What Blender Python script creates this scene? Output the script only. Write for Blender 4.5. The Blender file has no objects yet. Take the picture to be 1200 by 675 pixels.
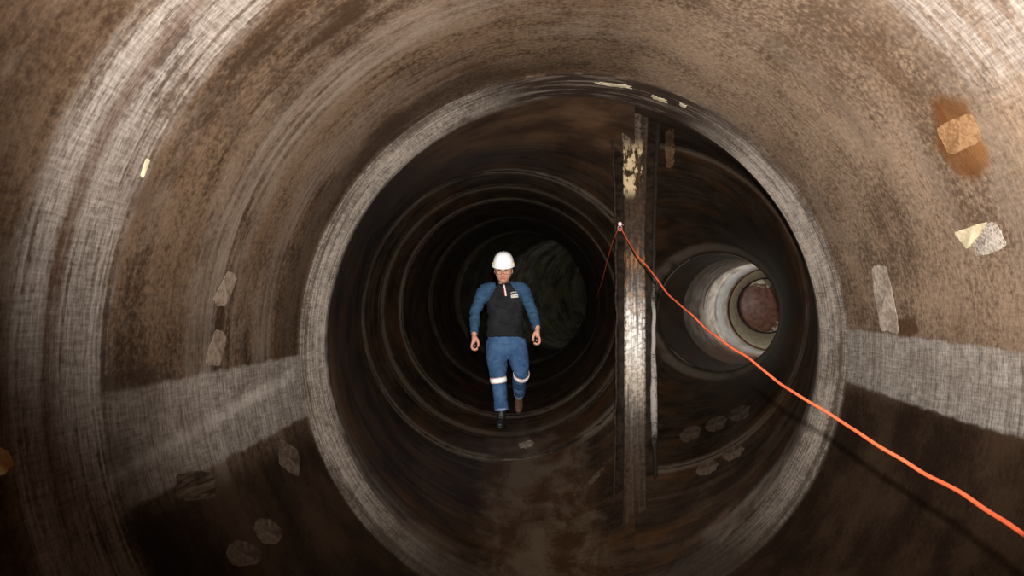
import bpy, bmesh, math, random
from mathutils import Vector, Matrix, noise as mnoise
from mathutils.bvhtree import BVHTree
random.seed(7)
scn = bpy.context.scene
C = scn.collection
PI = math.pi
F = 850.0
CZ = 1.90           # camera height above the lowest line of the near tunnel
def W(x, y, z): return Vector((x, y, z + CZ))
def PX(px, py, d): return W((px-600)/F*d, d, (337.5-py)/F*d)
CAM = Vector((0, 0, CZ))
def ray(px, py): return Vector(((px-600)/F, 1, (337.5-py)/F)).normalized()

# ------------------------------------------------------------------ helpers
def link(name, me, mats, parent=None):
    o = bpy.data.objects.new(name, me); C.objects.link(o)
    for m in (mats if isinstance(mats, (list, tuple)) else [mats]): me.materials.append(m)
    if parent:
        o.parent = parent
    return o
def obj(name, bm, mats, parent=None, smooth=True, off=None):
    if off is not None: bmesh.ops.translate(bm, verts=bm.verts, vec=-Vector(off))
    me = bpy.data.meshes.new(name); bm.to_mesh(me); bm.free()
    if smooth: me.shade_smooth()
    return link(name, me, mats, parent)
def tag(o, label=None, cat=None, group=None, kind=None):
    if label: o['label'] = label
    if cat: o['category'] = cat
    if group: o['group'] = group
    if kind: o['kind'] = kind
    return o
def empty(name, loc, label, cat, group=None):
    o = bpy.data.objects.new(name, None); C.objects.link(o); o.location = loc
    return tag(o, label, cat, group)
def loft(bm, st, n=20, ref=Vector((1, 0, 0)), cap=True, power=1.0, mat=0):
    """st: list of (center, rx, ry). rx along ref."""
    pts = [Vector(s[0]) for s in st]; rings = []
    for i, s in enumerate(st):
        a = pts[max(i-1, 0)]; b = pts[min(i+1, len(pts)-1)]
        t = (b-a).normalized()
        sx = (ref - t*ref.dot(t)).normalized(); sy = t.cross(sx)
        ring = []
        for k in range(n):
            q = 2*PI*k/n; c_, s_ = math.cos(q), math.sin(q)
            c_ = math.copysign(abs(c_)**power, c_); s_ = math.copysign(abs(s_)**power, s_)
            ring.append(bm.verts.new(pts[i] + sx*s[1]*c_ + sy*s[2]*s_))
        rings.append(ring)
    for i in range(len(rings)-1):
        for k in range(n):
            f = bm.faces.new((rings[i][k], rings[i][(k+1) % n], rings[i+1][(k+1) % n], rings[i+1][k])); f.material_index = mat
    if cap:
        for r, p, s in ((rings[0], pts[0], -1), (rings[-1], pts[-1], 1)):
            bm.faces.new(r if s > 0 else r[::-1]).material_index = mat
    return rings
def rounded(st):
    """add dome ends to a station list"""
    a, b = st[0], st[1]; ta = (Vector(a[0])-Vector(b[0])).normalized()
    c, d = st[-1], st[-2]; tb = (Vector(c[0])-Vector(d[0])).normalized()
    def dome(s, t, rev):
        r = min(s[1], s[2]); out = []
        for q in (25, 50, 72, 86):
            q = math.radians(q)
            out.append((Vector(s[0])+t*r*math.sin(q), s[1]*math.cos(q), s[2]*math.cos(q)))
        return out[::-1] if rev else out
    return dome(a, ta, True) + list(st) + dome(c, tb, False)
def ellipsoid(bm, c, r, rot=None, u=20, v=14):
    m = Matrix.Translation(Vector(c)) @ (rot if rot else Matrix()) @ Matrix.Diagonal((r[0], r[1], r[2], 1))
    bmesh.ops.create_uvsphere(bm, u_segments=u, v_segments=v, radius=1, matrix=m)
def box(bm, c, s, rot=None, bev=0):
    r = bmesh.ops.create_cube(bm, size=1, matrix=Matrix.Translation(Vector(c)) @ (rot if rot else Matrix()) @ Matrix.Diagonal((s[0], s[1], s[2], 1)))
    if bev:
        es = list({e for v in r['verts'] for e in v.link_edges})
        bmesh.ops.bevel(bm, geom=es, offset=bev, segments=3, affect='EDGES', profile=.5)
def remesh(bm, voxel, it=2, fac=.5):
    bmesh.ops.recalc_face_normals(bm, faces=bm.faces[:])
    me = bpy.data.meshes.new('tmp'); bm.to_mesh(me); bm.free()
    o = bpy.data.objects.new('tmp', me); C.objects.link(o)
    m = o.modifiers.new('r', 'REMESH'); m.mode = 'VOXEL'; m.voxel_size = voxel; m.use_smooth_shade = True
    if it:
        s = o.modifiers.new('s', 'SMOOTH'); s.iterations = it; s.factor = fac
    dg = bpy.context.evaluated_depsgraph_get(); dg.update()
    nm = bpy.data.meshes.new_from_object(o.evaluated_get(dg))
    bpy.data.objects.remove(o); bpy.data.meshes.remove(me)
    out = bmesh.new(); out.from_mesh(nm); bpy.data.meshes.remove(nm)
    return out
def catmull(P, n=8):
    out = []
    for i in range(len(P)-1):
        p0, p1, p2, p3 = P[max(i-1, 0)], P[i], P[i+1], P[min(i+2, len(P)-1)]
        for k in range(n):
            t = k/n
            out.append(.5*((2*p1)+(p2-p0)*t+(2*p0-5*p1+4*p2-p3)*t*t+(-p0+3*p1-3*p2+p3)*t**3))
    out.append(P[-1]); return out

# ------------------------------------------------------------------ node DSL
class V:
    def __init__(s, g, sock): s.g = g; s.k = sock
    def __add__(a, b): return a.g.m('ADD', a, b)
    def __radd__(a, b): return a.g.m('ADD', b, a)
    def __sub__(a, b): return a.g.m('SUBTRACT', a, b)
    def __rsub__(a, b): return a.g.m('SUBTRACT', b, a)
    def __mul__(a, b): return a.g.m('MULTIPLY', a, b)
    def __rmul__(a, b): return a.g.m('MULTIPLY', b, a)
    def __truediv__(a, b): return a.g.m('DIVIDE', a, b)
class G:
    def __init__(s, name):
        s.mat = bpy.data.materials.new(name); s.mat.use_nodes = True
        s.t = s.mat.node_tree; s.n = s.t.nodes; s.b = s.n['Principled BSDF']
    def put(s, inp, v):
        if isinstance(v, V): s.t.links.new(v.k, inp)
        elif isinstance(v, (tuple, list)): inp.default_value = (v[0], v[1], v[2], 1) if inp.type == 'RGBA' else v
        else: inp.default_value = v
    def m(s, op, a, b=0.0, c=None, clamp=False):
        n = s.n.new('ShaderNodeMath'); n.operation = op; n.use_clamp = clamp
        s.put(n.inputs[0], a); s.put(n.inputs[1], b)
        if c is not None: s.put(n.inputs[2], c)
        return V(s, n.outputs[0])
    def uv(s):
        n = s.n.new('ShaderNodeUVMap'); n.uv_map = 'UVMap'
        x = s.n.new('ShaderNodeSeparateXYZ'); s.t.links.new(n.outputs[0], x.inputs[0])
        return V(s, x.outputs[0]), V(s, x.outputs[1])
    def pos(s):
        n = s.n.new('ShaderNodeTexCoord')
        x = s.n.new('ShaderNodeSeparateXYZ'); s.t.links.new(n.outputs['Object'], x.inputs[0])
        return V(s, x.outputs[0]), V(s, x.outputs[1]), V(s, x.outputs[2])
    def comb(s, x, y, z=0.0):
        n = s.n.new('ShaderNodeCombineXYZ'); s.put(n.inputs[0], x); s.put(n.inputs[1], y); s.put(n.inputs[2], z)
        return V(s, n.outputs[0])
    def noise(s, vec, scale=1, detail=4, rough=.55, dist=0):
        n = s.n.new('ShaderNodeTexNoise'); s.put(n.inputs['Vector'], vec)
        n.inputs['Scale'].default_value = scale; n.inputs['Detail'].default_value = detail
        n.inputs['Roughness'].default_value = rough; n.inputs['Distortion'].default_value = dist
        return V(s, n.outputs[0])
    def step(s, x, a, b):       # smoothstep, a may be > b
        n = s.n.new('ShaderNodeMapRange'); n.interpolation_type = 'SMOOTHSTEP'
        s.put(n.inputs['Value'], x)
        if not isinstance(a, V) and not isinstance(b, V) and a > b:
            s.put(n.inputs['From Min'], b); s.put(n.inputs['From Max'], a)
            n.inputs['To Min'].default_value = 1; n.inputs['To Max'].default_value = 0
        else:
            s.put(n.inputs['From Min'], a); s.put(n.inputs['From Max'], b)
        return V(s, n.outputs['Result'])
    def band(s, x, a, b, w): return s.step(x, a-w, a+w) * s.step(x, b+w, b-w)
    def mix(s, f, a, b):
        n = s.n.new('ShaderNodeMix'); n.data_type = 'RGBA'
        s.put(n.inputs['Factor'], f); s.put(n.inputs['A'] if False else n.inputs[6], a); s.put(n.inputs[7], b)
        return V(s, n.outputs[2])
    def done(s, col, rough=.6, spec=.3, bump=None, bs=.3, bd=.01, metal=0, coat=0):
        s.put(s.b.inputs['Base Color'], col); s.put(s.b.inputs['Roughness'], rough)
        s.put(s.b.inputs['Specular IOR Level'], spec); s.put(s.b.inputs['Metallic'], metal)
        s.b.inputs['Coat Weight'].default_value = coat
        if bump is not None:
            n = s.n.new('ShaderNodeBump'); n.inputs['Strength'].default_value = bs; n.inputs['Distance'].default_value = bd
            s.put(n.inputs['Height'], bump); s.t.links.new(n.outputs[0], s.b.inputs['Normal'])
        return s.mat
def simple(name, c, rough=.6, spec=.3, var=.25, scale=30, bs=.15, metal=0, bd=.003):
    g = G(name); x, y, z = g.pos(); p = g.comb(x, y, z)
    n = g.noise(p, scale, 5, .6)
    lo = tuple(k*(1-var) for k in c); hi = tuple(min(k*(1+var), 1) for k in c)
    return g.done(g.mix(g.step(n, .3, .7), lo, hi), rough, spec, n, bs, bd, metal)

# ------------------------------------------------------------------ tunnel geometry
R0 = 1.52
def mc(y): return ((.34+.069*(y-4)), -.33-.043*(y-4))     # centre of the near tunnel at depth y
def hit_near(px, py):
    dx, dz = (px-600)/F, (337.5-py)/F
    lo, hi = .2, 12.
    for _ in range(60):
        y = (lo+hi)/2; cx, cz = mc(y)
        if math.hypot(dx*y-cx, dz*y-cz) > R0: hi = y
        else: lo = y
    cx, cz = mc(y)
    phi = (math.atan2(dz*y-cz, dx*y-cx) + PI/2) % (2*PI)
    return phi*1.5, y
def sections_near():
    out = []
    for k in range(170):
        y = -4.0+8.45*k/169
        cx, cz = mc(y); out.append((Vector((cx, y, cz)), R0, 0.0, y))
    return out
def path(keys, step=.06):
    """keys: (x,y,z,r,yaw deg) -> sections with cumulative length"""
    out = []; L = keys[0][1]
    for i in range(len(keys)-1):
        a, b = keys[i], keys[i+1]
        d = (Vector(b[:3])-Vector(a[:3])).length; n = max(2, int(d/step))
        for k in range(n if i < len(keys)-2 else n+1):
            t = k/n; e = t*t*(3-2*t)
            # hermite on position using yaw
            ta = Vector((math.sin(math.radians(a[4])), math.cos(math.radians(a[4])), (b[2]-a[2])/d))*d
            tb = Vector((math.sin(math.radians(b[4])), math.cos(math.radians(b[4])), (b[2]-a[2])/d))*d
            p = (2*t**3-3*t*t+1)*Vector(a[:3]) + (t**3-2*t*t+t)*ta + (3*t*t-2*t**3)*Vector(b[:3]) + (t**3-t*t)*tb
            if i == 0 and a[3] == R0: p = Vector(a[:3]).lerp(Vector(b[:3]), t)
            out.append((p, a[3]+(b[3]-a[3])*t, math.radians(a[4]+(b[4]-a[4])*e), L+d*t))
        L += d
    return out
def ringpt(s, q, rr=0):
    c, r, yaw, _ = s; r = r+rr
    return c + Vector((math.cos(yaw), -math.sin(yaw), 0))*r*math.cos(q) + Vector((0, 0, 1))*r*math.sin(q)
def shell(secs, n=240):
    bm = bmesh.new(); uvl = bm.loops.layers.uv.new('UVMap'); rings = []
    for s in secs:
        rings.append([bm.verts.new(ringpt(s, -PI/2+2*PI*k/n)+Vector((0, 0, CZ))) for k in range(n)])
    for i in range(len(secs)-1):
        for k in range(n):
            k2 = (k+1) % n
            f = bm.faces.new((rings[i][k], rings[i+1][k], rings[i+1][k2], rings[i][k2]))
            us = (k, k, k+1, k+1); vs = (i, i+1, i+1, i)
            for l, a, b in zip(f.loops, us, vs): l[uvl].uv = (a/n*2*PI*1.5, secs[b][3])
    return bm
PT = .1694                       # splitter plane x = PT*y, vertical
PN = Vector((1, -PT, 0)).normalized()
def cut(bm, side):               # side +1 keeps the right-hand side
    bmesh.ops.bisect_plane(bm, geom=bm.verts[:]+bm.edges[:]+bm.faces[:], plane_co=(0, 0, 0), plane_no=PN,
                           clear_inner=side > 0, clear_outer=side < 0)
cx, cz = mc(4.45)
S0 = (cx, 4.45, cz, R0, 0)
KB = (-.03, 6.6, -.244, 1.31, -6)
KC = (-.04, 8.0, -.215, 1.19, 2)
KC2 = (.03, 10.2, -.20, 1.19, 4)
KD = (.20, 13.4, -.165, 1.19, 8)
LEFT = path([S0, KB, KC, KC2, KD])
LEFTFAR = path([KD, (.62, 15.2, -.14, 1.22, 20), (1.55, 17.2, -.12, 1.22, 30), (3.1, 19.3, -.1, 1.22, 42), (6.0, 21.6, -.1, 1.22, 58)])
KG = (.97, 5.8, -.15, 1.30, 18)
KF = (2.40, 8.5, -.285, .69, 24)
RIGHT = path([S0, KG, KF, (2.93, 9.5, -.30, .69, 28)])
RIGHTFAR = path([(2.93, 9.5, -.30, .69, 28), (4.30, 12.0, -.35, .68, 26)])
RIGHTEND = path([(4.30, 12.0, -.35, .68, 14), (4.92, 14.0, -.34, .54, 18)])

def uvdeg(px, py):
    u, v = hit_near(px, py); return u, v

# ------------------------------------------------------------------ wall materials
def quadmask(g, u, v, pts, w, jit=None):
    """convex polygon (u,v) mask, points in any order around"""
    cu = sum(p[0] for p in pts)/len(pts); cv = sum(p[1] for p in pts)/len(pts)
    m = None
    for i in range(len(pts)):
        a, b = pts[i], pts[(i+1) % len(pts)]
        nx, ny = b[1]-a[1], -(b[0]-a[0]); L = math.hypot(nx, ny); nx /= L; ny /= L
        if (cu-a[0])*nx+(cv-a[1])*ny < 0: nx, ny = -nx, -ny
        d = (u-a[0])*nx + (v-a[1])*ny
        if jit is not None: d = d + jit
        s = g.step(d, -w, w)
        m = s if m is None else m*s
    return m
def pq(*pts): return [hit_near(*p) for p in pts]

def mat_near():
    UR = hit_near(1185, 120)[0]
    g = G('stained_brown_tunnel_coating'); u, v = g.uv()
    p2 = g.comb(u, v)
    mott = g.noise(p2, 2.2, 5, .62)
    big = g.noise(g.comb(u*.5, v*1.3), 1.1, 3, .5, .4)
    circ = g.noise(g.comb(u*.5, v*14), 1, 4, .6)
    circ2 = g.noise(g.comb(u*.7+9, v*42), 1, 3, .6)
    fine = g.noise(g.comb(u*22, v*95), 1, 2, .75)
    weft = g.noise(g.comb(u*95, v*9), 1, 2, .7)
    speck = g.noise(p2, 45, 2, .7)
    jit = (g.noise(p2, 9, 4, .6) - .5) * .10
    # brown mottling
    lft = g.step(u, 4.2, 5.6)
    blot = g.noise(p2, 5.5, 5, .65)
    f = g.step(mott*.40 + big*.35 + blot*.25 + (circ-.5)*(.10+.28*lft) + (speck-.5)*.42, .38, .62)
    col = g.mix(f, (.024, .0125, .0065), (.100, .063, .039))
    rgt = g.band(u, 2.3, 4.3, .35)
    col = g.mix(rgt*(.25+.7*f), col, (.215, .148, .102))
    col = g.mix(g.step(v, 2.0, 1.7)*.55, col, (.024, .012, .006))
    red = g.step(g.noise(g.comb(u*.9+4, v*2.2), 1.3, 4, .6), .5, .72)
    col = g.mix(red*.45, col, (.060, .028, .012))
    lite = g.step(g.noise(g.comb(u*.6+2, v*3.1+5), 1.5, 5, .6) + (circ2-.5)*.12 + (blot-.5)*.4, .47, .70)
    col = g.mix(lite*.6, col, (.135, .100, .076))
    grain = g.step(fine*.5+weft*.3+speck*.3, .38, .78)
    col = g.mix((1-grain)*.42, col, (.018, .011, .007))
    # circumferential soft arcs
    arc = g.band(v, 2.85, 3.15, .10)*g.step(u, 4.8, 5.8)*g.step(circ+(mott-.5)*.5, .35, .62)
    col = g.mix(arc*.55, col, (.15, .12, .10))
    arc2 = g.band(v, 3.45, 3.62, .07)*g.step(u, 5.0, 5.6)*g.step(circ, .35, .62)
    col = g.mix(arc2*.4, col, (.13, .10, .085))
    dk = g.band(v, 3.72, 3.97, .06)*g.step(u, 4.2, 5.2)
    col = g.mix(dk*.55, col, (.022, .013, .008))
    # lower half coating (below the long bands)
    low = g.step(u, 7.45+.0, 7.62) + g.step(u, 2.25, 2.08)
    lowc = g.mix(g.step(mott+(speck-.5)*.2, .38, .66), (.010, .0048, .0026), (.030, .0165, .009))
    col = g.mix(g.m('MINIMUM', low, 1.0)*.94, col, lowc)
    weave = g.step(fine*.45 + weft*.32 + circ2*.4, .36, .86)
    strk = g.step(circ*.6+circ2*.4+(mott-.5)*.5, .36, .6)
    grey = g.mix(weave, (.055, .040, .032), (.30, .262, .235))
    # first broad ring, two strips with a rusty line between
    r1 = g.band(v+jit*.6, 1.90, 2.30, .045)
    r1 = r1*(g.step(u, 4.5, 5.5) + g.step(u, 4.1, 3.7)*g.step(u+jit*2, UR-.05, UR+.15)*1.2)*(.25+.75*g.step(strk*.6+mott*.8+(speck-.5)*.8, .42, .9))*(1-.7*g.step(u, 7.3, 8.3))  # fade low on the left paints flash falloff into the ring
    col = g.mix(g.m('MINIMUM', r1, 1.0)*.80, col, grey)
    rl = g.band(v+(big-.5)*.08, 2.02, 2.08, .03)*g.step(u, 4.9, 5.4)*g.step(u, 8.0, 7.2)
    col = g.mix(rl*.55, col, (.045, .020, .010))
    # long bands on both sides
    lb = quadmask(g, u, v, pq((362, 414), (120, 462), (135, 606), (362, 486)), .012, jit*.45)
    hi = quadmask(g, u, v, pq((345, 430), (120, 560), (120, 575), (345, 446)), .02, jit*.2)
    lbc = g.mix(g.m('MINIMUM', weave*.8+hi*.35, 1.0), (.065, .049, .038), (.42, .375, .34))
    col = g.mix(lb*(.25+.62*g.step(v, 2.1, 3.2))*(.6+.4*g.step(blot, .35, .6)), col, lbc)  # near-end fade of the left band stands in for flash falloff
    rb = quadmask(g, u, v, pq((985, 384), (1110, 400), (1230, 418), (1230, 530), (1110, 488), (985, 452)), .012, jit*.45)
    rbc = g.mix(weave, (.060, .046, .037), (.36, .325, .295))
    col = g.mix(rb*(.55+.4*g.step(blot*.6+mott*.4, .38, .6)), col, rbc)
    # weld band in front of the fork
    wb = g.band(v+jit*.35, 4.02, 4.46, .03)
    top = g.band(u, 3.75, 5.25, .35)
    bot = g.m('MINIMUM', g.step(u, 7.7, 8.8) + g.step(u, 1.9, .8), 1.0)
    wbc = g.mix(g.step(circ*.28+circ2*.12+blot*.40+mott*.40+(weave-.5)*.40-.10*g.step(v, 4.2, 4.1), .36, .80), (.085, .064, .050), (.47, .405, .35))
    wbt = g.mix(g.step(g.noise(g.comb(u*2.5, v*22), 1, 5, .7), .48, .66), (.020, .012, .009), (.13, .10, .082))
    wbc = g.mix(top, wbc, wbt); wbc = g.mix(bot*.93, wbc, (.042, .029, .020))
    col = g.mix(wb*.92, col, wbc)
    crm = g.band(v+jit*.5, 4.00, 4.035, .008)*g.band(u, 3.3, 5.0, .05)*g.step(g.noise(g.comb(u*5, 1.0), 1, 2), .53, .60)
    col = g.mix(crm*.35, col, (.25, .18, .11))
    # stain
    st = quadmask(g, u, v, pq((1092, 112), (1130, 118), (1160, 185), (1150, 208), (1120, 208), (1096, 170)), .03, jit*.7)
    col = g.mix(st*.88, col, g.mix(g.step(mott, .35, .65), (.060, .022, .006), (.125, .052, .016)))
    st2 = quadmask(g, u, v, pq((1046, 374), (1072, 372), (1078, 388), (1066, 396), (1048, 392)), .012, jit*.4)
    col = g.mix(st2*.85, col, (.045, .022, .010))
    # darker smudges
    for q in (((255, 130), (275, 100), (290, 130), (275, 175)), ((150, 210), (190, 205), (185, 255), (150, 250))):
        col = g.mix(quadmask(g, u, v, pq(*q), .06, jit)*.4, col, (.035, .024, .018))
    for q in (((120, 440), (170, 425), (190, 440), (120, 460)),):
        col = g.mix(quadmask(g, u, v, pq(*q), .04, jit)*.7, col, (.018, .011, .007))
    col = g.mix(.24, col, (0, 0, 0))
    return g.done(col, .72+(mott-.5)*.2, .07, fine*.6+weft*.5+speck*.8+mott*1.5, .35, .006)

def mat_branch(name, lo, hi, strk_c, rust, floor=False, gloss=.42, rings=(), mouth=None):
    g = G(name); u, v = g.uv(); x, y, z = g.pos()
    p2 = g.comb(u, v)
    mott = g.noise(p2, 2.4, 5, .62); blot = g.noise(p2, 5.5, 5, .65)
    circ = g.noise(g.comb(u*.45, v*13), 1, 5, .62)
    circ2 = g.noise(g.comb(u*.8, v*40), 1, 3, .6)
    speck = g.noise(p2, 40, 2, .7)
    jit = (g.noise(p2, 8, 4, .6) - .5) * .12
    col = g.mix(g.step(mott*.6+circ*.4+(speck-.5)*.2, .38, .66), lo, hi)
    rs = g.step(g.noise(g.comb(u*.9+3, v*1.6+1), 1.2, 5, .6), .47, .70)
    col = g.mix(rs*.75, col, rust)
    sk = g.step(circ*.6+circ2*.4+(mott-.5)*.3, .56, .72)
    col = g.mix(sk*.16, col, strk_c)
    col = g.mix(mouth[0]*g.step(v+jit*.6, mouth[1]+.08, mouth[1]-.12)*(g.band(u, mouth[2], mouth[3], .3))*g.step(circ*.3+blot*.5+mott*.4, .42, .75), col, (.23, .19, .16)) if mouth else col
    for (vc, hw_, amt) in rings:
        col = g.mix(g.step(g.m('ABSOLUTE', v-vc+jit*.5), hw_, hw_*.35)*g.step(circ2*.4+mott*.6+g.noise(g.comb(u*.5, vc), 1.3, 2)*.6, .56, .80)*amt, col, strk_c)
    edge = g.step(v+jit*.9+(circ-.5)*.12, 4.56, 4.49)*(1-g.band(u, 3.75, 5.25, .35))
    col = g.mix(edge*(1-.92*g.m('MINIMUM', g.step(u, 7.4, 8.2)+g.step(u, 2.1, 1.2), 1.0)), col, g.mix(g.step(blot*.6+mott*.5, .4, .7), (.075, .055, .043), (.36, .31, .27)))
    if floor:
        fx = g.band(x + jit*2.5, -.20, .62, .12)*g.step(z, CZ-1.15, CZ-1.3)*g.step(y, 7.9, 6.9)
        pat = g.step(g.noise(g.comb(x*3.4, y*2.0, 2.0), 1, 6, .6, .4)+(speck-.5)*.25, .40, .62)
        fc = g.mix(pat, (.030, .0135, .005), (.072, .050, .033))
        col = g.mix(fx*.85, col, fc)
        up = g.band(y, 4.5, 5.6, .25)*g.step(z, CZ+.7, CZ+1.0)*g.step(x, .9, .6)
        col = g.mix(up*.6, col, g.mix(g.step(mott, .35, .65), (.035, .017, .009), (.085, .045, .022)))
    return g.done(col, gloss+.1+(mott-.5)*.3, .16, speck*.6+mott*2+circ*1.2, .28, .008)

def structure(name, bm, mats, thick=0):
    bmesh.ops.recalc_face_normals(bm, faces=bm.faces[:]) if False else None
    o = obj(name, bm, mats); tag(o, kind='structure')
    if thick:
        m = o.modifiers.new('thickness', 'SOLIDIFY'); m.thickness = thick; m.offset = 1; m.use_even_offset = True
    return o
BV = {}
def store(key, bm):
    bm.normal_update(); BV[key] = BVHTree.FromBMesh(bm)
bmn = shell(sections_near()); store('near', bmn)
bml = shell(LEFT); cut(bml, -1)
bmr = shell(RIGHT); cut(bmr, 1)
store('left', bml); store('right', bmr)
m_near = mat_near()
def vl(P, y): return min(P, key=lambda s: abs(s[0].y-y))[3]
m_left = mat_branch('dark_brown_branch_coating', (.008, .0045, .0026), (.032, .018, .0105), (.10, .078, .058), (.046, .019, .006), True, mouth=(.22, 4.75, 7.2, 8.6),
                    rings=((vl(LEFT, 6.6), .14, .8), (vl(LEFT, 7.3), .10, .6), (vl(LEFT, 8.0), .16, .9), (vl(LEFT, 10.2), .22, .7), (vl(LEFT, 13.25), .5, .9)))
m_right = mat_branch('dark_side_branch_coating', (.0085, .005, .003), (.030, .018, .011), (.10, .078, .060), (.050, .020, .006), False, mouth=(.45, 4.85, .9, 2.6), rings=((vl(RIGHT, 5.8), .10, .5), (vl(RIGHT, 8.3), .2, .8)))
m_lfar = mat_branch('lit_greenish_far_branch_coating', (.012, .010, .007), (.055, .048, .032), (.085, .088, .085), (.042, .034, .014), False)  # lighter greenish colour stands in for light reflected on the far wall
def outward(bm):   # make normals point into the tunnel
    f = bm.faces[len(bm.faces)//2]
    return
structure('wall_near', bmn, m_near)
structure('wall_left', bml, m_left)
structure('wall_right', bmr, m_right)
structure('wall_left_far', shell(LEFTFAR), m_lfar)

def mat_pale():
    g = G('pale_worn_pipe_paint'); u, v = g.uv(); p2 = g.comb(u, v)
    mott = g.noise(p2, 3, 6, .62); circ = g.noise(g.comb(u*.6, v*6), 1, 5, .65, .5)
    col = g.mix(g.step(mott, .35, .6), (.30, .25, .21), (.50, .47, .43))
    col = g.mix(g.step(circ, .50, .62)*.8, col, (.06, .048, .045))
    col = g.mix(g.band(v, 11.3, 11.9, .15)*g.step(circ, .35, .55)*.8, col, (.40, .42, .45))
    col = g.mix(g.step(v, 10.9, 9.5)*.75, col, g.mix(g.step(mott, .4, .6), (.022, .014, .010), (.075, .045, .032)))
    col = g.mix(g.step(v, 12.05, 12.2), col, (.09, .03, .012))
    low = g.step(u, 8.0, 8.5)+g.step(u, 1.0, .6)
    col = g.mix(g.m('MINIMUM', low, 1.0)*g.step(v, 11.6, 11.0)*.8, col, (.17, .085, .060))
    return g.done(col, .5, .35, mott+circ, .2, .006)
def mat_cream():
    g = G('cream_painted_cone'); u, v = g.uv(); p2 = g.comb(u, v)
    mott = g.noise(p2, 4, 6, .62)
    col = g.mix(g.step(mott, .35, .65), (.48, .43, .32), (.64, .60, .48))
    col = g.mix(g.step(v, 12.12, 12.03), col, (.12, .035, .012))
    return g.done(col, .5, .35, mott, .1, .004)
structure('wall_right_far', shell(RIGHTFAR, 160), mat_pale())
structure('wall_right_end', shell(RIGHTEND, 160), mat_cream())

# rings (weld seams) as trims
def bead(sec, w=.02, h=.010, side=0, rough=.004, seed=0, n=300):
    bm = bmesh.new(); prev = None; first = None
    c, r, yaw, _ = sec; dirv = Vector((math.sin(yaw), math.cos(yaw), 0))
    for k in range(n):
        q = 2*PI*k/n; rr = mnoise.noise(Vector((math.cos(q)*30, math.sin(q)*30, seed)))*rough
        row = []
        for t in range(7):
            a = PI*t/6
            row.append(bm.verts.new(ringpt(sec, q, .004-(h+rr)*math.sin(a)) + dirv*(-math.cos(a)*w) + Vector((0, 0, CZ))))
        if prev:
            for t in range(6): bm.faces.new((prev[t], prev[t+1], row[t+1], row[t]))
        else: first = row
        prev = row
    for t in range(6): bm.faces.new((prev[t], prev[t+1], first[t+1], first[t]))
    if side: cut(bm, side)
    return bm
def mat_seam(name, lo, hi, seed):
    g = G(name); x, y, z = g.pos(); n = g.noise(g.comb(x+seed, y, z), 1.7, 4, .6); s_ = g.noise(g.comb(x, y, z), 30, 4, .7)
    return g.done(g.mix(g.step(n*.75+s_*.25, .44, .66), lo, hi), .75, .08, s_, .3, .01)
m_bead = mat_seam('grey_scuffed_seam', (.016, .011, .008), (.12, .095, .075), 0)
m_bead_d = mat_seam('dim_grey_seam', (.014, .009, .006), (.048, .036, .028), 3)
m_rustring = simple('rusty_seam', (.13, .045, .018), .7, .2, .5, 25, .5)
def nearest(P, y): return min(P, key=lambda s: abs(s[0].y-y))
tr = [(nearest(LEFT, 6.6), m_bead, -1, .045), (nearest(LEFT, 7.2), m_bead_d, -1, .02), (nearest(LEFT, 8.0), m_bead, -1, .035), 
      (nearest(LEFT, 10.2), m_bead_d, 0, .03), (nearest(LEFT, 13.4), m_bead, 0, .06), (nearest(LEFTFAR, 15.2), m_bead_d, 0, .03), (nearest(LEFTFAR, 16.4), m_bead_d, 0, .03),
      (nearest(RIGHT, 5.8), m_bead_d, 1, .022), (nearest(RIGHT, 8.5), m_bead, 1, .025), (nearest(RIGHTFAR, 11.97), m_rustring, 0, .035)]
for i, (s, m, side, w) in enumerate(tr):
    tag(obj('trim_%d' % (i+1), bead(s, w, .007, side, .004, i), m), kind='structure')

# ------------------------------------------------------------------ end disc in the right-hand branch
def mat_disc():
    g = G('rusty_disc_with_ragged_white_paint'); x, y, z = g.pos()
    r = g.m('SQRT', x*x+z*z)
    n = g.noise(g.comb(x*10, z*18, 1.0), 1, 5, .7)
    n2 = g.noise(g.comb(x, z, 1.0), 9, 5, .6)
    e = g.step(r + (n-.5)*.5 + z*.16 + x*.42, .43, .455)
    col = g.mix(g.step(n2, .3, .7), (.065, .026, .017), (.16, .075, .055))
    return g.done(g.mix(e, col, (.45, .40, .31)), .5, .3, n2, .2, .01)
ez = RIGHTEND[-1]
dr = empty('end_disc', Vector(ez[0])+Vector((0, .02, CZ)), 'round rust brown disc with ragged white edge closing the bright side pipe', 'disc')
bm = bmesh.new(); N = 64; prev = None; cen = bm.verts.new((0, -.10, 0))
for j in range(1, 15):
    t = j/14; rr = .515*t
    row = [bm.verts.new((rr*math.cos(2*PI*k/N), -.10*(1-t*t), rr*math.sin(2*PI*k/N))) for k in range(N)]
    for k in range(N):
        if prev: bm.faces.new((prev[k], prev[(k+1) % N], row[(k+1) % N], row[k]))
        else: bm.faces.new((cen, row[(k+1) % N], row[k]))
    prev = row
back = [bm.verts.new((v.co.x, .04, v.co.z)) for v in prev]
for k in range(N): bm.faces.new((prev[k], prev[(k+1) % N], back[(k+1) % N], back[k]))
bm.faces.new(back)
obj('dished_plate', bm, mat_disc(), dr)
bm = bmesh.new()
pts = [Vector((.53*math.cos(2*PI*k/96), .0, .53*math.sin(2*PI*k/96))) for k in range(97)]
loft(bm, [(p, .016, .016) for p in pts], 8, ref=Vector((0, 1, 0)), cap=False)
bmesh.ops.remove_doubles(bm, verts=bm.verts, dist=.002)
tag(obj('rim', bm, simple('dark_shade_ring', (.015, .009, .007), .6), dr), 'dark rim around the disc')  # dark ring drawn for the shadow along the disc edge

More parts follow.
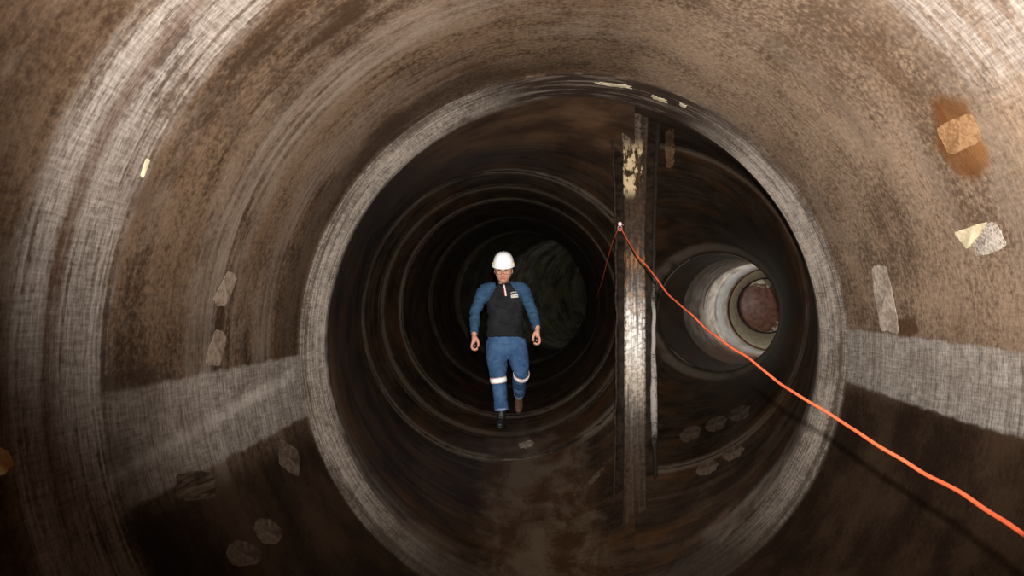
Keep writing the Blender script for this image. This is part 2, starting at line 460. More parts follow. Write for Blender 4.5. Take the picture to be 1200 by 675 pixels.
# ------------------------------------------------------------------ splitter plate
def mat_plate():
    g = G('rusty_streaked_steel'); x, y, z = g.pos()
    lat = x - y*PT
    vs = g.noise(g.comb(lat*46, z*1.1, 0.0), 1, 4, .6, .1)
    vs2 = g.noise(g.comb(lat*110, z*2.0, 3.0), 1, 3, .6)
    sp = g.noise(g.comb(lat, z, y), 34, 5, .7)
    big = g.noise(g.comb(lat*3, z*1.4, 5.0), 1, 3)
    col = g.mix(g.step(sp*.4+vs*.6, .38, .62), (.008, .005, .003), (.030, .016, .008))
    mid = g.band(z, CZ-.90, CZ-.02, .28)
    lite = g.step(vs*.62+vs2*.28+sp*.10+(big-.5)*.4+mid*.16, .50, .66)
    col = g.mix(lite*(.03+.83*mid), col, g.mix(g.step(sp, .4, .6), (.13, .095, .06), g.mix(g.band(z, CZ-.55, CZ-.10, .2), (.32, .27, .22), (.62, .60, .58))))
    rust = g.step(g.noise(g.comb(lat*22+7, z*4.5, 0.0), 1, 5, .7), .50, .62)*g.band(z, CZ-.35, CZ+.35, .2)
    col = g.mix(rust*.75, col, (.19, .085, .022))
    cr = g.step(g.noise(g.comb(lat*12+7, z*6.5, 1.0), 1, 4, .7)+.0, .47, .53)*g.band(z, CZ+.72, CZ+1.0, .05)*g.band(lat, -.09, .055, .01)
    col = g.mix(cr*.9, col, (.34, .26, .15))
    tp = g.step(z, CZ+.95, CZ+1.1)*g.step(sp+vs*.5, .62, .9)*g.step(lat, .10, -.08)
    col = g.mix(tp*.7, col, (.16, .13, .11))
    return g.done(col, .5+(sp-.5)*.5, .45, sp*.5+vs*1.2, .35, .010, .0)
zc = -.33
sp_root = empty('splitter_plate', W(PT*5.99, 5.99, zc-1.3), 'tall streaked rusty steel upright between the big left tunnel and the small right tunnel', 'steel plate')
def plate(a_y, apex, hw, half, outer, nb=.025, nz=90):
    """vertical plate in the splitter plane with a concave rounded front edge"""
    bm = bmesh.new(); rows = []
    for i in range(nz+1):
        t = -1+2*i/nz
        t = math.sin(t*PI/2)
        z = zc+t*half
        ye = a_y+(apex-a_y)*math.sqrt(max(0, 1-t*t))
        prof = [(hw, outer)]
        for k in range(9):
            q = PI/2*k/8
            prof.append((hw-nb+nb*math.cos(q), ye+nb-nb*math.sin(q)))
        prof += [(-p[0], p[1]) for p in prof[::-1]]
        row = []
        for l, yy in prof:
            c = Vector((PT*yy, yy, z+CZ))+PN*l
            row.append(bm.verts.new(c))
        rows.append(row)
    m = len(rows[0])
    for i in range(nz):
        for k in range(m-1):
            bm.faces.new((rows[i][k], rows[i][k+1], rows[i+1][k+1], rows[i+1][k]))
        bm.faces.new((rows[i][m-1], rows[i][0], rows[i+1][0], rows[i+1][m-1]))
    bm.faces.new(rows[0]); bm.faces.new(rows[-1][::-1])
    bmesh.ops.recalc_face_normals(bm, faces=bm.faces)
    return bm
mpl = mat_plate()
lroot = sp_root.location
def keepw(name, bm, mat, root):
    """child whose mesh stays in world coordinates (parent inverse)"""
    o = obj(name, bm, mat, root); o.matrix_parent_inverse = Matrix.Translation(-Vector(root.location)); return o
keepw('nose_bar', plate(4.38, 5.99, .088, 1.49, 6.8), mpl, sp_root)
keepw('web', plate(4.62, 6.30, .155, 1.47, 8.45), simple('blackened_steel', (.009, .0055, .0035), .7, .08, .7, 14, .5), sp_root)
def plate_curve(a_y, apex, half, lat, jit=0):
    P = []
    for i in range(121):
        t = math.sin((-1+2*i/120)*PI/2)*.985
        yy = a_y+(apex-a_y)*math.sqrt(1-t*t)
        j = mnoise.noise(Vector((t*9, 1, jit)))*.012+mnoise.noise(Vector((t*40, 5, jit)))*.005
        P.append(Vector((PT*yy, yy, zc+t*half+CZ))+PN*(lat+j))
    return P
def mat_weld():
    g = G('pale_scuffed_weld'); x, y, z = g.pos()
    n = g.noise(g.comb(x*8, y*8, z*3), 1, 6, .7); s = g.noise(g.comb(x, y, z), 45, 4, .7)
    m = g.band(z, CZ-1.15, CZ-.05, .25)
    return g.done(g.mix(g.step(n*.6+s*.4+m*.16, .50, .66)*(.03+.75*m), (.009, .006, .004), (.27, .24, .225)), .7, .15, n+s, .6, .01)
bm = bmesh.new()
Pp = plate_curve(4.60, 6.28, 1.47, .158)
loft(bm, [(p, .017+.012*math.exp(-((p.z-CZ+.95)/.35)**2), .017) for p in Pp], 10, ref=PN)
keepw('weld_bead', bm, mat_weld(), sp_root)
bm = bmesh.new()
Pp = plate_curve(4.60, 6.28, 1.47, -.158, 4)
loft(bm, [(p, .010, .010) for p in Pp], 8, ref=PN)
keepw('weld_bead', bm, simple('dark_weld', (.018, .012, .009), .7, .1, .5, 30, .5), sp_root)

# ------------------------------------------------------------------ eye lug + cord
hookp = PX(726.5, 268, 5.76)
lug = empty('eye_bolt', PX(729.5, 265, 5.86), 'small pinkish eye bolt on the upright, holding up the orange cord', 'hook')
m_lug = simple('pinkish_metal', (.55, .34, .32), .4, .5, .2, 40)
bm = bmesh.new()
c = PX(726.5, 262.5, 5.76)
ellipsoid(bm, c, (.016, .016, .018))
loft(bm, rounded([(c, .008, .008), (PX(732, 264, 5.93), .008, .008)]), 10, ref=Vector((0, 0, 1)))
keepw('shank', bm, m_lug, lug)
bm = bmesh.new()
rp = [hookp+Vector((0, .006*math.sin(q*2), 0))+Vector((math.cos(q)*.016, 0, math.sin(q)*.022+.004)) for q in [2*PI*k/24 for k in range(25)]]
loft(bm, [(p, .004, .004) for p in rp], 8, ref=Vector((0, 1, 0)), cap=False)
keepw('eye', bm, simple('dull_hook_metal', (.16, .12, .10), .4, .5, .2, 40), lug)

m_cord = simple('orange_cord_rubber', (.50, .080, .030), .42, .4, .08, 60)
cp = [(697, 362, 13.0), (699, 352, 11.0), (701, 343, 9.4), (706, 328, 8.3), (711, 308, 7.3), (718, 284, 6.3), (723.5, 271, 5.85), (726.5, 267.2, 5.76), (730, 272, 5.70), (738, 286, 5.45), (748, 301, 5.1), (758, 312, 4.95), (770, 327, 4.7),
      (783, 345, 4.45), (796, 357, 4.2), (810, 368, 3.95), (824, 382, 3.75), (840, 395, 3.5), (858, 408, 3.3), (877, 420, 3.1), (895, 434, 2.92), (912, 448, 2.78), (932, 461, 2.6),
      (955, 474, 2.45), (980, 491, 2.3), (1008, 508, 2.12), (1040, 529, 1.95), (1075, 551, 1.8), (1108, 567, 1.66), (1140, 586, 1.53), (1170, 607, 1.42), (1200, 627, 1.32), (1240, 650, 1.2)]
P = [PX(*c) for c in cp] + [W(1.02, .9, -.56), W(1.10, .45, -.85), W(1.08, -.1, -1.16), W(1.0, -.7, -1.30)]
Pc = catmull(P, 7)
bm = bmesh.new()
for k, p in enumerate(Pc):
    a = mnoise.noise(Vector((k*.11, 3, 1)))*.006; p.z += a*(1 if k > 70 else 0)
loft(bm, [(p, .0052, .0052) for p in Pc], 10, ref=Vector((0, 0, 1)))
# slack tail lies on the bottom of the near tunnel behind the camera
tag(obj('extension_cord', bm, m_cord), 'long orange cord sagging from the upright to the lower right corner', 'cord')
bm = bmesh.new(); c0 = PX(697, 362, 13.0)
loft(bm, rounded([(c0, .009, .009), (c0+Vector((.05, .03, .0)), .009, .009)]), 8, ref=Vector((0, 0, 1)))

# ------------------------------------------------------------------ patches that stick to the walls
def patch(name, key, quad, mat, label, cat='patch', group=None, th=.0015, seed=0, n=20, rnd=.25, rag=.06, mats2=None):
    rag *= 1.8
    """quad: four image corners of the patch; every vertex is set on the wall it sticks to"""
    tree = BV[key]; bm = bmesh.new(); top = {}; base = {}
    q = [Vector((a[0], a[1])) for a in quad]
    for i in range(n+1):
        for j in range(n+1):
            s, t = 2*i/n-1, 2*j/n-1
            # square -> rounded square
            k = 1-rnd*.5*(s*s*t*t)
            s2, t2 = s*k, t*k
            ed = max(abs(s), abs(t))
            w = mnoise.noise(Vector((s2*2.3+seed*5, t2*2.3, seed)))*rag*ed + mnoise.noise(Vector((s2*7+seed*5, t2*7, seed)))*rag*.5*ed
            s2 *= 1+w; t2 *= 1+w
            a, b = (s2+1)/2, (t2+1)/2
            p = q[0]*(1-a)*(1-b)+q[1]*a*(1-b)+q[2]*a*b+q[3]*(1-a)*b
            h = tree.ray_cast(CAM, ray(p.x, p.y))
            if h[0] is None: bm.free(); print('MISS', name, quad); return None
            nrm = h[1] if h[1].dot(CAM-h[0]) > 0 else -h[1]
            e = 1
            top[i, j] = bm.verts.new(h[0]+nrm*th*e); base[i, j] = bm.verts.new(h[0]-nrm*.002)
    for i in range(n):
        for j in range(n):
            bm.faces.new((top[i, j], top[i+1, j], top[i+1, j+1], top[i, j+1]))
            bm.faces.new((base[i, j], base[i, j+1], base[i+1, j+1], base[i+1, j]))
    for i in range(n):
        for (A, B) in (((i, 0), (i+1, 0)), ((i+1, n), (i, n)), ((0, i+1), (0, i)), ((n, i), (n, i+1))):
            bm.faces.new((base[A], base[B], top[B], top[A]))
    bmesh.ops.recalc_face_normals(bm, faces=bm.faces)
    for e_ in bm.edges: e_.smooth = e_.calc_face_angle(0) < .7
    cen = sum((v.co for v in bm.verts), Vector())/len(bm.verts)
    bmesh.ops.translate(bm, verts=bm.verts, vec=-cen)
    o = obj(name, bm, mat); o.location = cen
    return tag(o, label, cat, group)
def mat_patch(name, a, b, scale=40, streak=0):
    g = G(name); x, y, z = g.pos(); n = g.noise(g.comb(x, y, z), scale, 5, .65)
    n2 = g.noise(g.comb(x, y, z), 7, 3, .5)
    if streak: n = g.noise(g.comb(x*6, y*6, z*70), 1, 4, .7)
    return g.done(g.mix(g.step(n*.65+n2*.35, .38, .62), a, b), .8, .05, n, .12, .002)
mp_tan = mat_patch('pale_tan_filler', (.070, .048, .034), (.135, .102, .078))
mp_pale = mat_patch('grey_beige_filler', (.11, .083, .065), (.24, .20, .165))
mp_cream = mat_patch('cream_paper', (.22, .18, .115), (.36, .31, .215), 20)
mp_mesh = mat_patch('grey_fibre_patch', (.075, .058, .048), (.26, .225, .195), 90)
mp_orange = mat_patch('resin_tan_patch', (.085, .043, .018), (.17, .095, .050), 60)
mp_dark = mat_patch('dim_brown_filler', (.028, .018, .012), (.075, .054, .040))
mp_dstr = mat_patch('dim_brushed_filler', (.012, .007, .004), (.060, .042, .030), 40, 1)
G1 = 'patches stuck on the tunnel wall'
patch('wall_patch', 'near', ((1096, 148), (1138, 131), (1153, 165), (1112, 184)), mp_orange, 'square tan patch inside the orange-brown stain, upper right', group=G1, seed=1)
patch('wall_patch', 'near', ((1133, 268), (1168, 258), (1181, 290), (1143, 303)), mp_mesh, 'square grey fibre patch with a cream torn corner, right wall', group=G1, seed=2)
patch('wall_patch', 'near', ((1120, 271), (1158, 259), (1147, 278), (1134, 292)), mp_cream, 'torn cream triangular scrap overlapping the grey fibre patch, right wall', group=G1, seed=3, th=.007, rnd=.1)
patch('wall_patch', 'near', ((1020, 311), (1039, 309), (1056, 392), (1031, 388)), mp_pale, 'long upright pale strip above the broad grey band, right wall', group=G1, seed=4, n=22)
patch('wall_patch', 'near', ((268, 315), (279, 325), (263, 362), (248, 354)), mp_tan, 'upper of two slanted pale oblong patches on the left wall', group=G1, seed=5)
patch('wall_patch', 'near', ((253, 383), (266, 393), (258, 430), (239, 427)), mp_tan, 'lower of two slanted pale oblong patches, just above the left grey band', group=G1, seed=6)
patch('wall_patch', 'near', ((327, 512), (350, 528), (351, 561), (327, 546)), mp_dark, 'upright dim diamond-shaped patch beside the weld band, lower left', group=G1, seed=7)
patch('wall_patch', 'near', ((206, 553), (250, 552), (254, 585), (206, 588)), mp_dstr, 'brushed square patch just below the left grey band', group=G1, seed=8)
patch('wall_patch', 'near', ((295, 606), (328, 611), (331, 638), (303, 638)), mp_dark, 'small dim rounded patch low on the left wall, right of another', group=G1, seed=9, rnd=.6)
patch('wall_patch', 'near', ((266, 632), (300, 636), (310, 662), (266, 665)), mp_dark, 'larger dim rounded patch near the bottom edge, lower left', group=G1, seed=10, rnd=.6)
patch('wall_patch', 'near', ((-30, 524), (10, 522), (19, 555), (-30, 560)), mat_patch('amber_resin', (.20, .095, .025), (.42, .33, .15), 6), 'amber rounded patch at the left edge of the picture', group=G1, seed=11, rnd=.7)
patch('wall_patch', 'near', ((171, 185), (176, 187), (168, 209), (164, 207)), mp_cream, 'tiny cream sliver on the upper left wall', group=G1, seed=12, n=8)
patch('wall_patch', 'left', ((378, 424), (387, 426), (383, 456), (374, 448)), mp_pale, 'narrow pale leaf-shaped patch just inside the left tunnel mouth', group=G1, seed=13, n=10, rnd=.8)
patch('wall_patch', 'left', ((386, 482), (421, 447), (437, 492), (410, 524)), mat_patch('dim_grey_brown_filler', (.05, .037, .028), (.12, .092, .072)), 'broad dim slanted patch inside the left tunnel mouth', group=G1, seed=14)
patch('wall_patch', 'left', ((686, 568), (705, 548), (712, 546), (694, 568)), mp_dark, 'thin pale sliver on the floor left of the upright', group=G1, seed=15, n=10, rnd=.6)
patch('wall_patch', 'left', ((606, 524), (612, 517), (629, 516), (618, 527)), mp_pale, 'small bright scuffed patch on the floor in front of the walking person', group=G1, seed=16, n=12, rnd=.7, rag=.3)  # pale patch stands in for a glossy highlight on the floor
patch('wall_patch', 'right', ((779, 155), (790, 152), (791, 190), (780, 200)), mat_patch('ochre_filler', (.05, .026, .012), (.12, .07, .035)), 'ochre smear high on the wall right of the upright', group=G1, seed=17, n=12, rag=.2)
G2 = 'dim square patches low in the right tunnel mouth'
for i, (qx, qy) in enumerate(((808, 508), (838, 496), (866, 484), (828, 548), (858, 530))):
    patch('wall_patch', 'right', ((qx-9, qy-5), (qx+14, qy-11), (qx+11, qy+6), (qx-13, qy+11)), mp_dark,
          ['leftmost dim patch of the upper row, low in the right tunnel mouth', 'middle dim patch of the upper row, low in the right tunnel mouth', 'rightmost dim patch of the upper row, low in the right tunnel mouth',
           'lower left dim patch of the five in the right tunnel mouth', 'lower right dim patch of the five in the right tunnel mouth'][i], group=G2, seed=20+i, n=10, rnd=.5, rag=.12)
for i, q in enumerate((((700, 96), (738, 100), (739, 104), (702, 99)), ((763, 111), (782, 117), (781, 121), (764, 115)), ((797, 120), (805, 124), (803, 127), (796, 123)))):
    patch('wall_patch', 'near', q, mp_cream, ['longest cream flake on the crown of the weld band', 'middle cream flake on the crown of the weld band', 'smallest cream flake on the crown, furthest right'][i],
          group='cream flakes on the crown of the weld band', seed=30+i, n=10, rag=.3)

# ------------------------------------------------------------------ PERSON
D0 = 7.80
def floor_z(x, y, P=LEFT):
    s = nearest(P, y); c, r = s[0], s[1]
    return c.z - math.sqrt(max(.01, r*r-(x-c.x)**2))
RX, RY = -.08, 7.80
RZ = floor_z(RX, RY)
root = empty('person', W(RX, RY, RZ), 'person in white hard hat, blue and black top and jeans, walking towards the camera', 'person')
def q(px, py, d=D0): return Vector(((px-600)/F*d, d, (337.5-py)/F*d))
def part(name, bm, mats, parent=root, keep=True):
    bmesh.ops.translate(bm, verts=bm.verts, vec=-Vector((RX, RY, RZ)))
    return obj(name, bm, mats, parent)
# joints in camera-relative metres
HC = q(590, 317.6, 7.66)
NECK = q(590.5, 334, 7.76)
SH = {-1: q(568, 339.5, 7.80), 1: q(612, 338, 7.80)}
EL = {-1: q(556.5, 366, 7.86), 1: q(623, 362.5, 7.86)}
WR = {-1: q(556, 392, 7.68), 1: q(629.5, 385.5, 7.68)}
HIP = {-1: q(581, 405, 7.85), 1: q(604, 405, 7.86)}
KN = {-1: q(583.5, 441, 7.70), 1: q(611, 438, 7.78)}
AN = {-1: q(587.5, 483, 7.66), 1: q(608, 462, 8.16)}
HROT = Matrix.Rotation(math.radians(15), 4, 'X') @ Matrix.Rotation(math.radians(-4), 4, 'Z')
HMR = Matrix.Translation(HC) @ HROT
HM = HMR @ Matrix.Diagonal((1.12, 1.05, 1.07, 1))
def gs(x, c, s): return math.exp(-((x-c)/s)**2)
def head(bm, scale=1.0):
    U, Vn = 64, 48; rows = []
    for j in range(1, Vn):
        th = PI*j/Vn; row = []
        for i in range(U):
            ph = 2*PI*i/U
            nx, ny, nz = math.sin(th)*math.cos(ph), math.sin(th)*math.sin(ph), math.cos(th)
            x, y, z = nx*.079, ny*.098, nz*.122
            if z < 0:
                k = (-z/.122); x *= 1-.20*k**1.6; y = y*(1-.18*k) - .012*k
            if ny < 0: # face
                f = min(1, -ny*1.6)
                y *= .95
                a = 0
                a += .021*gs(x, 0, .012)*gs(z, -.022, .017) + .013*gs(x, 0, .010)*gs(z, .002, .02)
                a += .006*gs(abs(x), .014, .007)*gs(z, -.028, .008)
                a += .006*gs(abs(x), .030, .022)*gs(z, .034, .010)
                a -= .009*gs(abs(x), .031, .015)*gs(z, .014, .011)
                a += .005*gs(abs(x), .040, .02)*gs(z, -.020, .02)
                a += .006*gs(x, 0, .022)*gs(z, -.052, .006) + .006*gs(x, 0, .018)*gs(z, -.064, .006)
                a -= .003*gs(x, 0, .024)*gs(z, -.058, .003)
                a += .010*gs(x, 0, .022)*gs(z, -.092, .016)
                y -= a*f
            row.append(bm.verts.new(HM @ Vector((x*scale, y*scale, z*scale))))
        rows.append(row)
    for j in range(len(rows)-1):
        for i in range(U): bm.faces.new((rows[j][i], rows[j+1][i], rows[j+1][(i+1) % U], rows[j][(i+1) % U]))
    bm.faces.new(rows[0][::-1]); bm.faces.new(rows[-1])
HANDROT = {}
def hand(bm, s):
    """s=-1: hand at the picture's left. fingers wrap a bar that points at the camera"""
    w = WR[s]; out = -1 if s < 0 else 1
    fore = (w-EL[s]).normalized()
    M = Matrix.Translation(w) @ Matrix.Rotation(math.radians(6*s), 4, 'Y') @ Matrix.Rotation(math.radians(-12), 4, 'X')
    K = 1.2
    def L(x, y, z): return M @ Vector((x*out*K, y*K, z*K))   # +x = away from the body
    # wrist to palm
    loft(bm, [(L(0, 0, .03), .028, .033), (L(0, 0, 0), .028, .035), (L(.006, -.004, -.03), .026, .045), (L(.012, -.006, -.06), .022, .051), (L(.016, -.006, -.082), .017, .049)], 18, ref=Vector((1, 0, 0)))
    ln = [1.0, 1.08, 1.0, .82]
    for i in range(4):
        yy = -.039+.0225*i; k = ln[i]; r = [.0122, .0125, .0118, .0107][i]
        ch = [L(.015, yy, -.060), L(.024, yy, -.084), L(.031*k, yy, -.105), L(.026*k, yy, -.127*(.94+.06*k)), L(.008, yy, -.138*(.92+.08*k)), L(-.012*k, yy+.001, -.131)]
        rr = [1.0, 1.12, .98, 1.02, .92, .85]
        ch2 = catmull(ch, 4); st = []
        for m_, p in enumerate(ch2):
            f = m_/4; a = int(min(f, 4)); t = min(f-a, 1); rad = r*(rr[a]*(1-t)+rr[a+1]*t)
            st.append((p, rad, rad))
        loft(bm, rounded(st), 12, ref=Vector((0, 1, 0)))
    th = catmull([L(.000, -.018, -.022), L(-.016, -.036, -.044), L(-.027, -.046, -.070), L(-.029, -.045, -.094), L(-.024, -.043, -.112)], 4)
    rt = [.021, .018, .0148, .0135, .0115]; st = []
    for m_, p in enumerate(th):
        f = m_/4; a = int(min(f, 3)); t = min(f-a, 1); rad = rt[a]*(1-t)+rt[a+1]*t
        st.append((p, rad, rad))
    loft(bm, rounded(st), 12, ref=Vector((0, 1, 0)))
    ellipsoid(bm, L(-.004, -.020, -.045), (.021, .033, .035))
    return M, out
def limb(bm, pts, n=20, ref=Vector((1, 0, 0)), k=1.0, power=1.0):
    P = catmull([Vector(p[0]) for p in pts], 5); st = []
    for i, p in enumerate(P):
        f = i/5; a = int(min(f, len(pts)-2)); t = f-a
        e = t
        st.append((p, (pts[a][1]*(1-e)+pts[a+1][1]*e)*k, (pts[a][2]*(1-e)+pts[a+1][2]*e)*k))
    loft(bm, rounded(st), n, ref=ref, power=power)
def lerp(a, b, t): return a+(b-a)*t
TX = -.078
bm = bmesh.new()
head(bm)
for s in (-1, 1):
    ellipsoid(bm, HM @ Vector((s*.080, .008, .000)), (.009, .019, .031), HROT @ Matrix.Rotation(s*.3, 4, 'Z'))
limb(bm, [(HM @ Vector((0, .015, -.04)), .055, .06), (lerp(HC, NECK, .75)+Vector((0, .03, 0)), .056, .060), (NECK+Vector((0, .03, -.05)), .066, .066)])
limb(bm, [(NECK+Vector((0, .03, -.04)), .09, .07), (Vector((TX, 7.80, -.12)), .150, .095), (Vector((TX, 7.83, -.32)), .140, .095), (Vector((TX, 7.85, -.5)), .145, .10), (Vector((TX, 7.86, -.62)), .15, .10)])
HF = {}
for s in (-1, 1):
    limb(bm, [(Vector((SH[s].x*.55+TX*.45, SH[s].y, SH[s].z-.01)), .05, .05), (SH[s], .050, .052), (lerp(SH[s], EL[s], .5), .043, .046), (EL[s], .038, .040), (lerp(EL[s], WR[s], .35), .038, .038), (WR[s], .026, .031)])
    HF[s] = hand(bm, s)
    limb(bm, [(HIP[s], .07, .075), (lerp(HIP[s], KN[s], .5), .062, .068), (KN[s], .050, .052), (lerp(KN[s], AN[s], .35), .046, .048), (AN[s], .030, .032)])
# feet inside the boots
fx = AN[-1].x; fy = AN[-1].y-.028; fz = floor_z(fx, fy-.05)
BM = {-1: Matrix.Translation((fx, fy, fz+.010)) @ Matrix.Rotation(math.radians(-4), 4, 'Z'),
      1: Matrix.Translation(AN[1]+Vector((0, 0, .05))) @ Matrix.Rotation(math.radians(-3), 4, 'Z') @ Matrix.Rotation(math.radians(42), 4, 'X') @ Matrix.Translation((0, -.028, -.13))}
for s in (-1, 1):
    limb(bm, [(AN[s]+Vector((0, 0, .02)), .030, .032), (BM[s] @ Vector((0, .026, .10)), .028, .030), (BM[s] @ Vector((0, -.01, .06)), .027, .028), (BM[s] @ Vector((0, -.11, .045)), .026, .020)])
body = remesh(bm, .0055, 2, .4)
inv = HM.inverted()
for f in body.faces:
    c = inv @ f.calc_center_median()
    if c.y < -.05 and abs(c.z+.058) < .009 and abs(c.x) < .025: f.material_index = 1
def mat_skin():
    g = G('flushed_skin'); x, y, z = g.pos(); n = g.noise(g.comb(x, y, z), 26, 4, .6)
    m = g.done(g.mix(g.step(n, .3, .7), (.50, .235, .165), (.60, .30, .215)), .5, .3, n, .05, .002)
    g.b.inputs['Subsurface Weight'].default_value = .08; g.b.inputs['Subsurface Radius'].default_value = (.02, .008, .005)
    return m
m_skin = mat_skin(); m_lip = simple('lips', (.42, .15, .12), .45, .3, .1)
part('body', body, [m_skin, m_lip])
# eyes, brows
for s in (-1, 1):
    bm = bmesh.new(); ellipsoid(bm, HM @ Vector((s*.030, -.083, .013)), (.0115, .0085, .0075), HROT)
    eye = part('eye', bm, simple('eye_white', (.5, .42, .38), .25, .5, .05))
    bm = bmesh.new(); ellipsoid(bm, HM @ Vector((s*.030, -.0895, .012)), (.0052, .0035, .0052), HROT)
    part('iris', bm, simple('iris_brown', (.03, .015, .01), .2, .5), eye)
    bm = bmesh.new()
    loft(bm, rounded([(HM @ Vector((s*.014, -.0985, .030)), .0035, .0035), (HM @ Vector((s*.030, -.0985, .035)), .004, .004), (HM @ Vector((s*.047, -.086, .030)), .003, .003)]), 8, ref=Vector((0, 0, 1)))
    part('eyebrow', bm, simple('dark_hair', (.022, .013, .009), .7, .2, .3, 200))
m_hair = simple('short_dark_hair', (.020, .012, .009), .7, .2, .4, 150, .6)
bm = bmesh.new(); head(bm, 1.035)
kill = []
for f in bm.faces:
    c = inv @ f.calc_center_median()
    if c.z < -.045 or (c.y < -.022) or (c.y < .03 and c.z < -.02) or (abs(c.x) > .07 and c.z < .03 and abs(c.y-.008) < .02): kill.append(f)
bmesh.ops.delete(bm, geom=kill, context='FACES')
ho = part('hair', bm, m_hair); mo = ho.modifiers.new('t', 'SOLIDIFY'); mo.thickness = .006; mo.offset = -1
# glasses
m_gl = simple('dark_spectacle_frame', (.02, .014, .013), .35, .5)
bm = bmesh.new()
for s in (-1, 1):
    rp = []
    for k in range(29):
        a = 2*PI*k/28; cc, ss = math.cos(a), math.sin(a)
        cc = math.copysign(abs(cc)**.65, cc); ss = math.copysign(abs(ss)**.65, ss)
        rp.append(HM @ Vector((s*.034+cc*.026, -.112+abs(s*.034+cc*.026)*.18, .010+ss*.017)))
    loft(bm, [(p, .0024, .0024) for p in rp], 8, ref=Vector((0, 1, 0)), cap=False)
    loft(bm, rounded([(HM @ Vector((s*.060, -.100, .018)), .002, .003), (HM @ Vector((s*.081, -.05, .018)), .002, .003), (HM @ Vector((s*.084, .012, .014)), .002, .003)]), 8, ref=Vector((0, 0, 1)))
loft(bm, rounded([(HM @ Vector((-.009, -.111, .013)), .002, .002), (HM @ Vector((0, -.114, .016)), .002, .002), (HM @ Vector((.009, -.111, .013)), .002, .002)]), 8, ref=Vector((0, 0, 1)))
part('glasses', bm, m_gl)

# hard hat
m_hat = simple('white_helmet_shell', (.93, .93, .92), .28, .5, .02, 20, .02)
bm = bmesh.new(); HT = HMR @ Matrix.Translation((0, .006, .072)) @ Matrix.Rotation(math.radians(-3), 4, 'X')
U = 64; rows = []
for j in range(0, 17):
    a = (PI/2)*j/16; row = []
    for i in range(U):
        ph = 2*PI*i/U; x, y = math.cos(ph), math.sin(ph)
        r = math.cos(a)**.74 if j < 16 else 0.0
        z = .132*math.sin(a)**1.02
        X = x*.110*r; Y = y*.133*r
        rd = .0045*gs(X, 0, .011)*math.sin(a)   # crown ridge
        rd += .003*gs(abs(X), .036, .007)*math.sin(a)
        row.append(Vector((X, Y, z+rd)))
    rows.append(row)
brim = []
for i in range(U):
    ph = 2*PI*i/U; x, y = math.cos(ph), math.sin(ph)
    ext = .014+.034*max(0, -y)**2.5
    brim.append((x, y, ext))
vr = []
inner = [bm.verts.new(HT @ Vector((x*.104, y*.127, -.004))) for x, y, e in brim]
und = [bm.verts.new(HT @ Vector((x*(.110+e), y*(.133+e), -.010-.010*max(0, -y)))) for x, y, e in brim]
edg = [bm.verts.new(HT @ Vector((x*(.112+e), y*(.135+e), -.006-.010*max(0, -y)))) for x, y, e in brim]
tp = [bm.verts.new(HT @ Vector((x*(.109+e), y*(.132+e), -.001-.010*max(0, -y)))) for x, y, e in brim]
fl = [bm.verts.new(HT @ Vector((x*.113, y*.136, .005))) for x, y, e in brim]
seq = [inner, und, edg, tp, fl]
for r in rows[1:16]: seq.append([bm.verts.new(HT @ p) for p in r])
for a, b in zip(seq, seq[1:]):
    for i in range(U): bm.faces.new((a[i], a[(i+1) % U], b[(i+1) % U], b[i]))
tv = bm.verts.new(HT @ Vector((0, 0, .1365)))
for i in range(U): bm.faces.new((seq[-1][i], seq[-1][(i+1) % U], tv))
hat = part('hard_hat', bm, m_hat)
for s in (-1, 1):
    bm = bmesh.new(); box(bm, HT @ Vector((s*.112, -.022, .016)), (.008, .040, .018), HROT @ Matrix.Rotation(-s*.12, 4, 'Z'), .003)
    part('side_slot', bm, simple('yellow_plastic_tab', (.65, .38, .03), .4, .4, .05), hat)

# shirt
def wrinkle(bm, amp, sc, seed=0, aniso=(1, 1, 1)):
    bm.normal_update()
    for v in bm.verts:
        p = Vector((v.co.x*sc*aniso[0], v.co.y*sc*aniso[1], v.co.z*sc*aniso[2]+seed))
        n = mnoise.fractal(p, 1.0, 2.0, 3)
        r = 1-abs(n)*2
        v.co += v.normal*amp*(r*.6+n*.4)
bm = bmesh.new()
hem = -.525
tor = [(Vector((TX, 7.825, hem)), .193, .135), (Vector((TX, 7.83, hem+.06)), .190, .134), (Vector((TX, 7.82, -.34)), .186, .135), (Vector((TX, 7.80, -.18)), .190, .132), (Vector((TX, 7.79, -.07)), .192, .120), (Vector((TX, 7.785, .0)), .150, .095), (NECK+Vector((0, .03, .0)), .078, .074)]
P_ = catmull([t[0] for t in tor], 6); st = []
for i, p in enumerate(P_):
    f = i/6; a = int(min(f, len(tor)-2)); t = f-a
    st.append((p, tor[a][1]*(1-t)+tor[a+1][1]*t, tor[a][2]*(1-t)+tor[a+1][2]*t))
loft(bm, st, 40, power=.86)
for s in (-1, 1):
    inn = Vector((TX+(SH[s].x-TX)*.45, SH[s].y, SH[s].z+.012))
    cuff = lerp(EL[s], WR[s], .97)
    a_ = [(inn, .062, .062), (SH[s]+Vector((0, 0, -.012)), .067, .070), (lerp(SH[s], EL[s], .35), .064, .070), (lerp(SH[s], EL[s], .75), .056, .062), (EL[s], .053, .056), (lerp(EL[s], WR[s], .4), .050, .050), (lerp(EL[s], WR[s], .8), .041, .043), (cuff, .037, .040)]
    P_ = catmull([t[0] for t in a_], 5); st = []
    for i, p in enumerate(P_):
        f = i/5; a = int(min(f, len(a_)-2)); t = f-a
        st.append((p, a_[a][1]*(1-t)+a_[a+1][1]*t, a_[a][2]*(1-t)+a_[a+1][2]*t))
    loft(bm, st, 24)
shirt = remesh(bm, .008, 4, .5)
wrinkle(shirt, .013, 8, 2, (.8, 1, 2.2)); wrinkle(shirt, .006, 20, 9, (.8, 1, 1.8))
kill = []
